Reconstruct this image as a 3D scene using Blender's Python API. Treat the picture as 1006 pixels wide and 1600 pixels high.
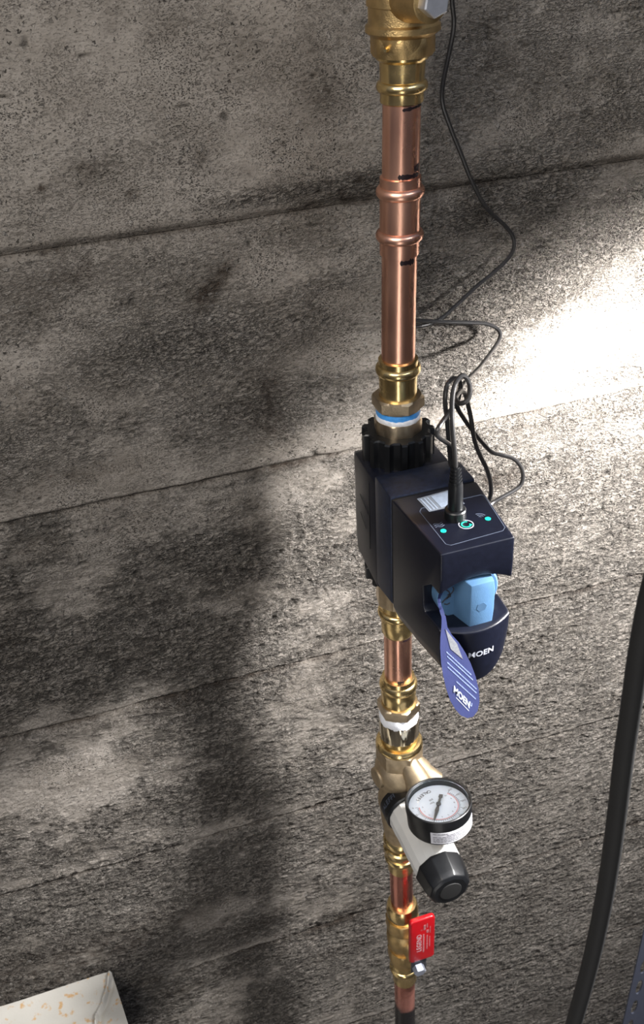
import bpy, bmesh, math
import numpy as np
from mathutils import Vector, Matrix

for o in list(bpy.data.objects):
    bpy.data.objects.remove(o)
S = bpy.context.scene
C = S.collection

# ---------------------------------------------------------------- camera
FPX, CX, CY = 1581.0, 503.0, 800.0
vx = np.array([6497., -1460., FPX]); vx /= np.linalg.norm(vx)
vd = np.array([132., 2300., FPX]); vd /= np.linalg.norm(vd)
vy = np.cross(vx, vd); vy /= np.linalg.norm(vy); vd = np.cross(vy, vx)
M = np.array([vx, vy, -vd])                  # camera axes (right, down, forward) to world
CAM = np.array([-0.28792, -0.82900, 1.65023])
cd = bpy.data.cameras.new('camera'); cam = bpy.data.objects.new('camera', cd); C.objects.link(cam)
R3 = Matrix([[M[i][0], -M[i][1], -M[i][2]] for i in range(3)])
cam.matrix_world = Matrix.Translation(Vector(CAM)) @ R3.to_4x4()
cd.sensor_width = 36; cd.sensor_fit = 'AUTO'; cd.lens = 36 * FPX / 1600
cd.clip_start = 0.02
cd.dof.use_dof = True; cd.dof.focus_distance = 0.86; cd.dof.aperture_fstop = 18
S.camera = cam

def at(px, py, y):
    """world point of a photo pixel on the vertical plane at distance y"""
    d = M @ np.array([(px - CX) / FPX, (py - CY) / FPX, 1.])
    t = (y - CAM[1]) / d[1]
    return Vector(CAM + t * d)

# ---------------------------------------------------------------- world, lights, exposure
w = bpy.data.worlds.new('world'); S.world = w; w.use_nodes = True
nt = w.node_tree; nt.nodes.clear()
wo = nt.nodes.new('ShaderNodeOutputWorld'); bg = nt.nodes.new('ShaderNodeBackground')
tc = nt.nodes.new('ShaderNodeTexCoord'); sp = nt.nodes.new('ShaderNodeSeparateXYZ'); rp = nt.nodes.new('ShaderNodeValToRGB')
mp = nt.nodes.new('ShaderNodeMapRange'); mp.inputs[1].default_value = -1; mp.inputs[2].default_value = 1
nt.links.new(tc.outputs['Generated'], sp.inputs[0]); nt.links.new(sp.outputs[2], mp.inputs[0]); nt.links.new(mp.outputs[0], rp.inputs[0])
rp.color_ramp.elements[0].position = 0.3; rp.color_ramp.elements[0].color = (0.050, 0.044, 0.040, 1)
rp.color_ramp.elements[1].position = 0.95; rp.color_ramp.elements[1].color = (0.20, 0.24, 0.34, 1)
nt.links.new(rp.outputs[0], bg.inputs[0]); nt.links.new(bg.outputs[0], wo.inputs[0]); bg.inputs[1].default_value = 1.0

def aim(o, loc, target):
    o.location = loc
    o.rotation_euler = (Vector(target) - Vector(loc)).to_track_quat('-Z', 'Y').to_euler()
def spot(name, loc, target, energy, ang, blend, size, col):
    l = bpy.data.lights.new(name, 'SPOT'); l.energy = energy; l.spot_size = math.radians(ang); l.spot_blend = blend
    l.shadow_soft_size = size; l.color = col
    o = bpy.data.objects.new(name, l); C.objects.link(o); aim(o, loc, target)
def area(name, loc, target, energy, sx, sy, col):
    l = bpy.data.lights.new(name, 'AREA'); l.shape = 'RECTANGLE'; l.size = sx; l.size_y = sy; l.energy = energy; l.color = col
    o = bpy.data.objects.new(name, l); C.objects.link(o); aim(o, loc, target)
LAMP = (0.57, -0.40, 1.37)
spot('work_lamp', LAMP, (0.10, 0, 0.95), 150.0, 140, 0.8, 0.050, (1.0, 0.975, 0.96))
spot('work_lamp_core', LAMP, (0.36, 0, 1.23), 150.0, 54, 1.0, 0.030, (1.0, 0.975, 0.95))
area('doorway_light', (-1.1, -1.3, 2.5), (0.0, 0, 1.3), 33.0, 1.1, 1.1, (1.0, 0.93, 0.84))
area('edge_highlight_fill', (0.62, -1.25, 2.45), (0.0, -.2, 1.18), 6.5, 0.9, 0.16, (0.92, 0.96, 1.0))  # unseen light added to put a highlight on the device's front edge
area('pipe_highlight_fill', (-0.62, -1.75, 0.25), (0.0, -.1, 1.0), 5.0, 0.20, 1.3, (1.0, 0.97, 0.93))  # unseen low light added to give the pipes a bright streak
S.view_settings.view_transform = 'Standard'; S.view_settings.look = 'None'
S.view_settings.exposure = 0.0; S.view_settings.gamma = 1.0; S.view_settings.use_curve_mapping = False

# ---------------------------------------------------------------- materials
def mat(name, col, metal=0., rough=.5, var=.12, scale=60., bump=0., bscale=400., coat=0., emit=None, es=1., rvar=0., stretch=(1, 1, 1), col2=None):
    m = bpy.data.materials.new(name); m.use_nodes = True; n = m.node_tree; b = n.nodes['Principled BSDF']
    b.inputs['Metallic'].default_value = metal; b.inputs['Roughness'].default_value = rough
    b.inputs['Coat Weight'].default_value = coat; b.inputs['Coat Roughness'].default_value = .15
    t = n.nodes.new('ShaderNodeTexCoord'); mpg = n.nodes.new('ShaderNodeMapping'); mpg.inputs['Scale'].default_value = stretch
    n.links.new(t.outputs['Object'], mpg.inputs[0])
    no = n.nodes.new('ShaderNodeTexNoise'); no.inputs['Scale'].default_value = scale; no.inputs['Detail'].default_value = 5
    n.links.new(mpg.outputs[0], no.inputs['Vector'])
    r = n.nodes.new('ShaderNodeValToRGB'); r.color_ramp.elements[0].position = .3; r.color_ramp.elements[1].position = .7
    c2 = col2 or [min(1, c * (1 + var)) for c in col]
    r.color_ramp.elements[0].color = [c * (1 - var) for c in col] + [1]; r.color_ramp.elements[1].color = list(c2) + [1]
    n.links.new(no.outputs[0], r.inputs[0]); n.links.new(r.outputs[0], b.inputs['Base Color'])
    if rvar:
        q = n.nodes.new('ShaderNodeMapRange'); q.inputs[1].default_value = .3; q.inputs[2].default_value = .7
        q.inputs[3].default_value = max(.02, rough - rvar); q.inputs[4].default_value = rough + rvar
        n.links.new(no.outputs[0], q.inputs[0]); n.links.new(q.outputs[0], b.inputs['Roughness'])
    if bump:
        n2 = n.nodes.new('ShaderNodeTexNoise'); n2.inputs['Scale'].default_value = bscale; n2.inputs['Detail'].default_value = 3
        n.links.new(mpg.outputs[0], n2.inputs['Vector'])
        bp = n.nodes.new('ShaderNodeBump'); bp.inputs['Strength'].default_value = bump; bp.inputs['Distance'].default_value = .001
        n.links.new(n2.outputs[0], bp.inputs['Height']); n.links.new(bp.outputs[0], b.inputs['Normal'])
    if emit:
        b.inputs['Emission Color'].default_value = list(emit) + [1]; b.inputs['Emission Strength'].default_value = es
    return m
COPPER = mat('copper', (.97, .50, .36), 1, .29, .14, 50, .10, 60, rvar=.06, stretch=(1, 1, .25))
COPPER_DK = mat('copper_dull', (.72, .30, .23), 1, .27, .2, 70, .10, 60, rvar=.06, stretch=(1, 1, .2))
BRASS = mat('brass_polished', (.80, .60, .28), 1, .24, .10, 80, .10, 90, rvar=.05)
BRASS_C = mat('brass_cast', (.58, .41, .19), 1, .40, .14, 120, .30, 900, rvar=.05)
BRASS_G = mat('brass_grey', (.55, .44, .30), 1, .35, .14, 120, .25, 900)
BRASS_P = mat('brass_pale', (.80, .70, .52), 1, .14, .06, 80, .05, 90)
STEEL = mat('steel_nut', (.55, .57, .62), .85, .38, .1, 150, .1, 900)
BRASS_M = mat('brass_sand_cast', (.50, .40, .27), 1, .50, .14, 120, .35, 1100)
TAPE_W = mat('thread_tape_white', (.78, .80, .84), 0, .35, .08, 200, .6, 350)
TAPE_B = mat('thread_tape_blue', (.07, .33, .80), 0, .35, .15, 200, .5, 350)
BLACK = mat('black_plastic', (.0045, .005, .006), 0, .36, .2, 200, .12, 1500)
NAVY = mat('navy_black_plastic', (.004, .005, .011), 0, .30, .2, 200, .15, 2500)
NAVY_D = mat('navy_dusty_plastic', (.007, .011, .026), 0, .42, .5, 350, .25, 2500)
LINE = mat('grey_print', (.07, .085, .12), 0, .5, .05)
LOGO = mat('silver_print', (.36, .38, .44), 0, .4, .05)
WHITEP = mat('white_print', (.75, .82, .92), 0, .5, .03)
BLUE = mat('blue_knob_plastic', (.078, .168, .300), 0, .42, .06, 80, .15, 1500)
BLUE_D = mat('blue_knob_recess', (.05, .11, .20), 0, .5, .06)
TAG = mat('tag_blue_paper', (.062, .076, .215), 0, .50, .10, 40, .1, 900)
TAG_L = mat('tag_pale_print', (.50, .60, .90), 0, .5, .05)
GREYSTK = mat('grey_sticker', (.15, .17, .20), 0, .5, .18, 400)
STK = mat('pale_sticker', (.27, .32, .40), 0, .45, .12, 300)
WHITE = mat('white_plastic', (.62, .62, .60), 0, .38, .03, 60, .08, 1500)
PAPER = mat('white_paper_label', (.50, .50, .53), 0, .6, .03)
DIAL = mat('gauge_dial_white', (.80, .85, .92), 0, .5, .02)
REDP = mat('red_print', (.65, .13, .12), 0, .5, .03)
GREYP = mat('dark_print', (.05, .05, .06), 0, .5, .03)
NEEDLE = mat('needle_grey', (.10, .10, .10), .3, .4, .1)
RED = mat('red_vinyl', (.34, .004, .008), 0, .28, .10, 60, .1, 900, coat=.3)
FADE = mat('faded_white_print', (.34, .12, .13), 0, .5, .1)
INK = mat('black_marker_ink', (.012, .006, .008), .2, .4, .2)
CORD = mat('black_cord_rubber', (.024, .023, .023), 0, .30, .15, 100, .05, 600)
HOSE = mat('black_hose_rubber', (.005, .005, .005), 0, .72, .1, 60, .1, 500)
PAINT = mat('slate_blue_paint', (.055, .062, .088), 0, .42, .08, 300, .3, 2500)
LED = mat('green_led', (.01, .4, .28), 0, .4, .02, emit=(.0, 1.0, .55), es=.9)
LEDR = mat('green_glow_symbol', (.01, .3, .2), 0, .4, .02, emit=(.0, .75, .45), es=.5)
GL = bpy.data.materials.new('gauge_glass'); GL.use_nodes = True
gb = GL.node_tree.nodes['Principled BSDF']; gb.inputs['Transmission Weight'].default_value = 1; gb.inputs['Roughness'].default_value = .03
gb.inputs['IOR'].default_value = 1.2; gb.inputs['Base Color'].default_value = (.96, .98, 1, 1)

def black_below(zc):  # copper colour and metalness fade to black towards the bottom
    m = COPPER_DK.copy(); m.name = 'copper_black_end'; n = m.node_tree; b = n.nodes['Principled BSDF']
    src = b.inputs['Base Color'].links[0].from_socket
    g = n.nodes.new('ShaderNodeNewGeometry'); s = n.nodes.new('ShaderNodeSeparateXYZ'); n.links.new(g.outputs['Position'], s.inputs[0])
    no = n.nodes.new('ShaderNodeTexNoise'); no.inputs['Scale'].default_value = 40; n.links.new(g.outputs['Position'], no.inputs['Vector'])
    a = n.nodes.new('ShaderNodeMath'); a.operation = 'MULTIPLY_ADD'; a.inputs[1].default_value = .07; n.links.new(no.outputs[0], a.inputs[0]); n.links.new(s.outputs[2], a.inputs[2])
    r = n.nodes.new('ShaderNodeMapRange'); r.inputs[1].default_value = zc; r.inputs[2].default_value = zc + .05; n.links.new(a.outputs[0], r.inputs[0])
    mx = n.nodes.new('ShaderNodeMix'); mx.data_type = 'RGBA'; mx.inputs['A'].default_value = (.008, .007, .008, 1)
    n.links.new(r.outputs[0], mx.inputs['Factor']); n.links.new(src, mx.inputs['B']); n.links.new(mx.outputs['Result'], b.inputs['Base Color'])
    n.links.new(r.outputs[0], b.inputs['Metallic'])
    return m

def wall_mat():
    m = bpy.data.materials.new('board_marked_concrete'); m.use_nodes = True; n = m.node_tree; b = n.nodes['Principled BSDF']
    L = n.links.new
    def N(t, **k):
        q = n.nodes.new(t)
        for a, v in k.items(): setattr(q, a, v)
        return q
    g = N('ShaderNodeNewGeometry')
    def noise(scale, det, st=(1, 1, 1), rough=.6):
        mp = N('ShaderNodeMapping'); mp.inputs['Scale'].default_value = st; L(g.outputs['Position'], mp.inputs[0])
        q = N('ShaderNodeTexNoise'); q.inputs['Scale'].default_value = scale; q.inputs['Detail'].default_value = det; q.inputs['Roughness'].default_value = rough
        L(mp.outputs[0], q.inputs['Vector']); return q.outputs[0]
    def rng(s, a, c, d=0., e=1.):
        q = N('ShaderNodeMapRange'); q.inputs[1].default_value = a; q.inputs[2].default_value = c; q.inputs[3].default_value = d; q.inputs[4].default_value = e
        L(s, q.inputs[0]); return q.outputs[0]
    def mth(op, a, c):
        q = N('ShaderNodeMath', operation=op)
        for i, v in enumerate((a, c)):
            if isinstance(v, (int, float)): q.inputs[i].default_value = v
            else: L(v, q.inputs[i])
        return q.outputs[0]
    tone = N('ShaderNodeAttribute', attribute_name='tone').outputs['Color']
    sepn = N('ShaderNodeSeparateColor'); L(tone, sepn.inputs[0])   # R stain and painted shade, G pit dirt, B roughness of the cast
    stain_shade, pit, rough = sepn.outputs
    base = N('ShaderNodeValToRGB'); e = base.color_ramp.elements
    e[0].position = .28; e[0].color = (.135, .117, .097, 1); e[1].position = .72; e[1].color = (.350, .320, .284, 1)
    L(mth('ADD', mth('MULTIPLY', noise(14, 6, (1, 1, 1.7)), .6), mth('MULTIPLY', noise(160, 5, (1, 1, 1.3), .7), .4)), base.inputs[0])
    # small pits, elongated along the boards
    fp = noise(300, 3.5, (1, 1, 1.9), .55)
    pits = mth('MULTIPLY', rng(fp, .575, .612), mth('ADD', mth('MULTIPLY', rough, .95), .05))
    fp2 = noise(620, 2, (1, 1, 1.6), .5)
    pits2 = mth('MULTIPLY', rng(fp2, .58, .63), rng(noise(18, 3), .42, .62))
    nz = N('ShaderNodeTexNoise'); nz.inputs['Scale'].default_value = 260; nz.inputs['Detail'].default_value = 2; L(g.outputs['Position'], nz.inputs['Vector'])
    sb = N('ShaderNodeVectorMath', operation='SUBTRACT'); sb.inputs[1].default_value = (.5, .5, .5); L(nz.outputs['Color'], sb.inputs[0])
    scv = N('ShaderNodeVectorMath', operation='SCALE'); scv.inputs['Scale'].default_value = .0085; L(sb.outputs[0], scv.inputs[0])
    warp = N('ShaderNodeVectorMath', operation='ADD'); L(g.outputs['Position'], warp.inputs[0]); L(scv.outputs[0], warp.inputs[1])
    def voro(scale, st, dmax, dmin, keep):
        mp = N('ShaderNodeMapping'); mp.inputs['Scale'].default_value = st; L(warp.outputs[0], mp.inputs[0])
        v = N('ShaderNodeTexVoronoi'); v.inputs['Scale'].default_value = scale; L(mp.outputs[0], v.inputs['Vector'])
        sc = N('ShaderNodeSeparateColor'); L(v.outputs['Color'], sc.inputs[0])
        return mth('MULTIPLY', rng(v.outputs['Distance'], dmax, dmin), mth('GREATER_THAN', sc.outputs[0], 1 - keep))
    holes = mth('MULTIPLY', voro(250, (1, 1, 1.5), .34, .24, .26), rng(noise(16, 3), .40, .58))
    stones = mth('MULTIPLY', voro(170, (1, 1, 1.2), .42, .26, .16), rng(noise(11, 3), .42, .6))
    rid = mth('ABSOLUTE', mth('SUBTRACT', noise(95, 3.5, (1, 1, 2.3), .6), .5), 0)
    low = rng(rough, .35, .85)
    crack = mth('MULTIPLY', rng(rid, .016, .006), low)
    pits2 = mth('MAXIMUM', mth('MAXIMUM', pits2, holes), crack)
    dark = mth('MAXIMUM', mth('MULTIPLY', pits, .92), mth('MAXIMUM', mth('MULTIPLY', pits2, .85), mth('MULTIPLY', pit, .72)))
    mx = N('ShaderNodeMix', data_type='RGBA'); mx.inputs['B'].default_value = (.012, .010, .008, 1); L(dark, mx.inputs['Factor']); L(base.outputs[0], mx.inputs['A'])
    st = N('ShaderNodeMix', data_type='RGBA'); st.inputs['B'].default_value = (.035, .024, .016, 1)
    L(mth('MULTIPLY', stain_shade, rng(noise(120, 5), .35, .6, .55, 1)), st.inputs['Factor']); L(mx.outputs['Result'], st.inputs['A'])
    # pale grit
    gr = N('ShaderNodeMix', data_type='RGBA'); gr.inputs['B'].default_value = (.46, .44, .41, 1)
    L(mth('MAXIMUM', mth('MULTIPLY', rng(noise(480, 2), .68, .74), .5), mth('MULTIPLY', stones, .30)), gr.inputs['Factor']); L(st.outputs['Result'], gr.inputs['A'])
    L(gr.outputs['Result'], b.inputs['Base Color'])
    b.inputs['Roughness'].default_value = .82; b.inputs['Specular IOR Level'].default_value = .3
    h = mth('ADD', mth('MULTIPLY', noise(260, 5, (1, 1, 1.7), .65), mth('ADD', mth('MULTIPLY', rough, .9), .16)), mth('MULTIPLY', mth('MAXIMUM', pits, pits2), -.9))
    h = mth('ADD', h, mth('MULTIPLY', mth('MULTIPLY', rng(rid, 0, .10), low), 1.0))
    h = mth('ADD', h, mth('MULTIPLY', stones, .5))
    bp = N('ShaderNodeBump'); bp.inputs['Strength'].default_value = 1.0; bp.inputs['Distance'].default_value = .0042
    L(h, bp.inputs['Height']); L(bp.outputs[0], b.inputs['Normal'])
    return m
WALL = wall_mat()

# ---------------------------------------------------------------- object helpers
def wloc(o):
    v = Vector((0, 0, 0))
    while o is not None: v = v + o.location; o = o.parent
    return v
def thing(name, label, cat, loc=(0, 0, 0), rot=(0, 0, 0), group=None):
    o = bpy.data.objects.new(name, None); o.empty_display_size = .02; C.objects.link(o); o.location = loc; o.rotation_euler = rot
    o['label'] = label; o['category'] = cat
    if group: o['group'] = group
    return o
def part(name, bm, m, parent=None, world=True, smooth=True, label=None, angle=35, bevel=0, seg=2):
    """bm is built in world coordinates (world=True) and moved to its parent's frame"""
    if world and parent is not None:
        bmesh.ops.translate(bm, verts=bm.verts, vec=-wloc(parent))
    bmesh.ops.recalc_face_normals(bm, faces=bm.faces)
    me = bpy.data.meshes.new(name)
    if bevel:
        eds = [e for e in bm.edges if len(e.link_faces) == 2 and e.calc_face_angle(0) > math.radians(28)]
        bmesh.ops.bevel(bm, geom=eds, offset=bevel, segments=seg, profile=.5, affect='EDGES', clamp_overlap=True)
    bm.to_mesh(me); bm.free(); me.materials.append(m)
    if smooth:
        for p in me.polygons: p.use_smooth = True
        me.set_sharp_from_angle(angle=math.radians(angle))
    o = bpy.data.objects.new(name, me); C.objects.link(o)
    if parent is not None: o.parent = parent
    if label: o['label'] = label
    return o
# the run of pipe leans a little: x of its axis at height z
def ax(z):
    return float(np.interp(z, [.2, .28, .42, .54, .75, .95, 1.18, 1.28, 1.41, 1.54, 1.7], [.0065, .0056, .0030, .0006, -.0010, -.0022, -.0008, 0, .0024, .0052, .0086]))
PY = -.10
def lathe(prof, n=40, bm=None, follow=True, cx=0, cy=PY, sides=None):
    """prof: list of (z, r), top to bottom; closed when r = 0 or ends capped"""
    bm = bm or bmesh.new(); rings = []
    for z, r in prof:
        x0 = ax(z) if follow else cx
        rings.append([bm.verts.new((x0 + r * math.cos(2 * math.pi * k / n), cy + r * math.sin(2 * math.pi * k / n), z)) for k in range(n)])
    for a, b in zip(rings, rings[1:]):
        for k in range(n): bm.faces.new((a[k], a[(k + 1) % n], b[(k + 1) % n], b[k]))
    bm.faces.new(rings[0]); bm.faces.new(rings[-1][::-1])
    return bm
def bead(z, r, rb, h, k=7):
    """profile points of a rounded ring of radius rb on a sleeve of radius r, height h, centre z"""
    return [(z + h / 2 * math.cos(math.pi * i / (k - 1)), r + (rb - r) * math.sin(math.pi * i / (k - 1))) for i in range(k)]
def hexnut(z0, z1, r, chamfer=.0015, n=6, rot=0., cx=None, cy=PY):
    """prism with rounded-off corners top and bottom; r = corner radius"""
    bm = bmesh.new(); x0 = ax((z0 + z1) / 2) if cx is None else cx
    rr = r * math.cos(math.pi / n); sub = 4; N_ = n * sub; rings = []
    def pt(k):
        a = rot + 2 * math.pi * k / N_; loc = ((2 * math.pi * k / N_) % (2 * math.pi / n)) - math.pi / n
        return a, rr / math.cos(loc)
    for z, cap in ((z1, 1), (z1 - chamfer, 0), (z0 + chamfer, 0), (z0, 1)):
        ring = []
        for k in range(N_):
            a, q = pt(k)
            if cap: q = min(q, rr * 1.01)
            ring.append(bm.verts.new((x0 + q * math.cos(a), cy + q * math.sin(a), z)))
        rings.append(ring)
    for a, b in zip(rings, rings[1:]):
        for k in range(N_): bm.faces.new((a[k], a[(k + 1) % N_], b[(k + 1) % N_], b[k]))
    bm.faces.new(rings[0]); bm.faces.new(rings[-1][::-1])
    return bm
def cyl_dir(p0, p1, r0, r1=None, n=32, prof=None, bm=None, sq=1.0, phase=0.):
    """cylinder or lathe along a direction. prof: list of (t, r) with t in metres from p0"""
    bm = bm or bmesh.new(); p0, p1 = Vector(p0), Vector(p1); d = (p1 - p0); L = d.length; d.normalize()
    u = d.orthogonal().normalized()
    if abs(d.z) < .99: u = d.cross(Vector((0, 0, 1))).normalized()
    v = d.cross(u)
    prof = prof or [(0, r0), (L, r1 if r1 is not None else r0)]; rings = []
    for t, r in prof:
        ring = []
        for k in range(n):
            a = 2 * math.pi * k / n + phase
            ring.append(bm.verts.new(p0 + d * t + (u * math.cos(a) + v * math.sin(a)) * r))
        rings.append(ring)
    for a, b in zip(rings, rings[1:]):
        for k in range(n): bm.faces.new((a[k], a[(k + 1) % n], b[(k + 1) % n], b[k]))
    bm.faces.new(rings[0]); bm.faces.new(rings[-1][::-1])
    return bm
def box(x0, x1, y0, y1, z0, z1, bm=None):
    bm = bm or bmesh.new()
    v = [bm.verts.new((x, y, z)) for x in (x0, x1) for y in (y0, y1) for z in (z0, z1)]
    for f in ((0, 1, 3, 2), (4, 6, 7, 5), (0, 4, 5, 1), (2, 3, 7, 6), (0, 2, 6, 4), (1, 5, 7, 3)): bm.faces.new([v[i] for i in f])
    return bm
def spline(pts, n=10):
    P = [Vector(p) for p in pts]; out = []
    for i in range(len(P) - 1):
        a, b, c, d = P[max(i - 1, 0)], P[i], P[i + 1], P[min(i + 2, len(P) - 1)]
        for k in range(n):
            t = k / n
            out.append(.5 * ((2 * b) + (c - a) * t + (2 * a - 5 * b + 4 * c - d) * t * t + (3 * b - a - 3 * c + d) * t ** 3))
    out.append(P[-1]); return out
def tube(pts, r, n=12, bm=None, flat=1.0):
    bm = bm or bmesh.new(); up = None; rings = []
    for i, p in enumerate(pts):
        d = (pts[min(i + 1, len(pts) - 1)] - pts[max(i - 1, 0)]).normalized()
        u = d.orthogonal().normalized() if up is None else (up - d * up.dot(d)).normalized()
        up = u; v = d.cross(u)
        rings.append([bm.verts.new(p + (u * math.cos(2 * math.pi * k / n) + v * math.sin(2 * math.pi * k / n)) * r) for k in range(n)])
    for a, b in zip(rings, rings[1:]):
        for k in range(n): bm.faces.new((a[k], a[(k + 1) % n], b[(k + 1) % n], b[k]))
    bm.faces.new(rings[0]); bm.faces.new(rings[-1][::-1])
    return bm
def ribbon(pts2, width, frame, th=.00025, closed=False, bm=None):
    """flat line on a plane; frame(u, v, h) gives the world point"""
    bm = bm or bmesh.new(); P = [Vector(p) for p in pts2]; n = len(P); vs = []
    for i, p in enumerate(P):
        a = P[(i - 1) % n] if (closed or i > 0) else p
        b = P[(i + 1) % n] if (closed or i < n - 1) else p
        d = (b - a).normalized(); q = Vector((-d.y, d.x)) * width / 2
        vs.append([bm.verts.new(frame(*(p + q), 0)), bm.verts.new(frame(*(p - q), 0)), bm.verts.new(frame(*(p - q), th)), bm.verts.new(frame(*(p + q), th))])
    for i in range(n if closed else n - 1):
        a, b = vs[i], vs[(i + 1) % n]
        for k in range(4): bm.faces.new((a[k], a[(k + 1) % 4], b[(k + 1) % 4], b[k]))
    if not closed: bm.faces.new(vs[0]); bm.faces.new(vs[-1][::-1])
    return bm
def poly(pts2, frame, th=.0004, bm=None, h0=0.):
    bm = bm or bmesh.new()
    a = [bm.verts.new(frame(u, v, h0)) for u, v in pts2]; b = [bm.verts.new(frame(u, v, h0 + th)) for u, v in pts2]; n = len(a)
    for k in range(n): bm.faces.new((a[k], a[(k + 1) % n], b[(k + 1) % n], b[k]))
    bm.faces.new(a[::-1]); bm.faces.new(b)
    return bm
def rrect(x0, x1, y0, y1, r, k=5):
    out = []
    for cx, cy, a0 in ((x1 - r, y1 - r, 0), (x0 + r, y1 - r, 90), (x0 + r, y0 + r, 180), (x1 - r, y0 + r, 270)):
        for i in range(k + 1):
            a = math.radians(a0 + 90 * i / k); out.append((cx + r * math.cos(a), cy + r * math.sin(a)))
    return out
def circ2(cx, cy, r, n=28): return [(cx + r * math.cos(2 * math.pi * k / n), cy + r * math.sin(2 * math.pi * k / n)) for k in range(n)]
def text_bm(s, size, frame, bold=.0, th=.0002, h0=0., align='CENTER', bm=None, spacing=1.0):
    c = bpy.data.curves.new('t', 'FONT'); c.body = s; c.size = 1; c.align_x = align; c.align_y = 'CENTER'; c.offset = bold; c.resolution_u = 3
    c.space_character = spacing
    o = bpy.data.objects.new('t', c); C.objects.link(o)
    bpy.context.view_layer.update()
    me = bpy.data.meshes.new_from_object(o.evaluated_get(bpy.context.evaluated_depsgraph_get()))
    bpy.data.objects.remove(o); bpy.data.curves.remove(c)
    bm = bm or bmesh.new(); n0 = len(bm.verts); bm.from_mesh(me); bpy.data.meshes.remove(me)
    bm.verts.ensure_lookup_table(); new = bm.verts[n0:]
    fs = [f for f in bm.faces if f.verts[0].index >= n0 or f.verts[0] in new] if n0 else list(bm.faces)
    for v in new: v.co = Vector(frame(v.co.x * size, v.co.y * size, h0 + th))
    return bm
def plane_frame(o, u, v, nrm=None):
    o, u, v = Vector(o), Vector(u), Vector(v); n = Vector(nrm) if nrm is not None else u.cross(v).normalized()
    return lambda a, b, h: o + u * a + v * b + n * h

# ---------------------------------------------------------------- the concrete wall (courses cast against boards)
rs = np.random.RandomState
def lat(x, z, wx, wz, seed):
    """smooth value noise with cell size wx by wz, about -1..1"""
    gx, gz = (x + 5) / wx, (z + 5) / wz
    ix, iz = np.floor(gx).astype(int), np.floor(gz).astype(int); fx, fz = gx - ix, gz - iz
    fx = fx * fx * (3 - 2 * fx); fz = fz * fz * (3 - 2 * fz)
    T = rs(seed).rand(512, 512) * 2 - 1
    g = lambda a, b: T[(ix + a) % 512, (iz + b) % 512]
    return (g(0, 0) * (1 - fx) + g(1, 0) * fx) * (1 - fz) + (g(0, 1) * (1 - fx) + g(1, 1) * fx) * fz
def fbm(x, z, wx, wz, seed, o=3):
    r = 0; a = 1
    for i in range(o): r = r + a * lat(x, z, wx / 2 ** i, wz / 2 ** i, seed + i); a *= .55
    return r
def ss(a, b, v):
    t = np.clip((v - a) / (b - a), 0, 1); return t * t * (3 - 2 * t)
# stains, plus shade painted lower left: wall x, z, half widths, angle, strength
STAIN_SHADE = []
for px, py, rx, rz, an, s in [(338, 440, .030, .011, 48, .95), (312, 470, .016, .010, 20, .6), (415, 600, .016, .022, 0, .7), (420, 650, .020, .020, 0, .8), (418, 710, .018, .022, 0, .5),
                              (140, 262, .020, .010, 0, .75), (205, 300, .007, .006, 0, .9), (62, 294, .006, .003, 0, 1.2), (95, 430, .040, .014, 5, .6), (60, 480, .030, .010, 0, .4), (312, 250, .008, .012, 0, .5),
                              (378, 270, .012, .006, 0, .6), (520, 60, .030, .055, 0, .40), (500, 150, .022, .030, 0, .35), (560, 290, .045, .012, 12, .8), (430, 290, .040, .008, 8, .45),
                              (120, 740, .035, .010, 5, .55), (40, 850, .02, .010, 0, .5), (790, 748, .022, .012, 20, 1.1), (765, 745, .01, .01, 0, .7), (790, 655, .006, .010, 0, .7), (808, 668, .010, .005, 0, .8),
                              (500, 715, .06, .006, 5, .6), (800, 925, .010, .006, 0, .8), (850, 925, .006, .004, 0, .8), (750, 1255, .030, .012, 15, .7), (690, 1225, .030, .010, 15, .6), (830, 1290, .006, .02, 0, .4),
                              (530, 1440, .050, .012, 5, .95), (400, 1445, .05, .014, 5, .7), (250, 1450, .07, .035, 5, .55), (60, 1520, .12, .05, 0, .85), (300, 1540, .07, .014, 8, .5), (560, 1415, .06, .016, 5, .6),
                              (200, 1190, .02, .014, 0, .4), (305, 1090, .06, .012, 3, .7), (990, 1285, .025, .012, 0, 1.0), (520, 1490, .08, .012, 0, .5), (700, 1480, .08, .03, 10, .35), (960, 1500, .05, .03, 0, .4),
                              (10, 1000, .03, .03, 0, .5), (170, 30, .03, .008, 80, .35), (265, 40, .03, .02, 60, .4), (880, 500, .012, .008, 0, .2), (700, 480, .05, .03, 10, .35), (740, 330, .06, .015, 10, .35), (960, 180, .03, .02, 0, .3), (770, 100, .02, .015, 0, .3)]:
    p = at(px, py, 0); STAIN_SHADE.append((p.x, p.z, rx, rz, math.radians(an), s))
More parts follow.
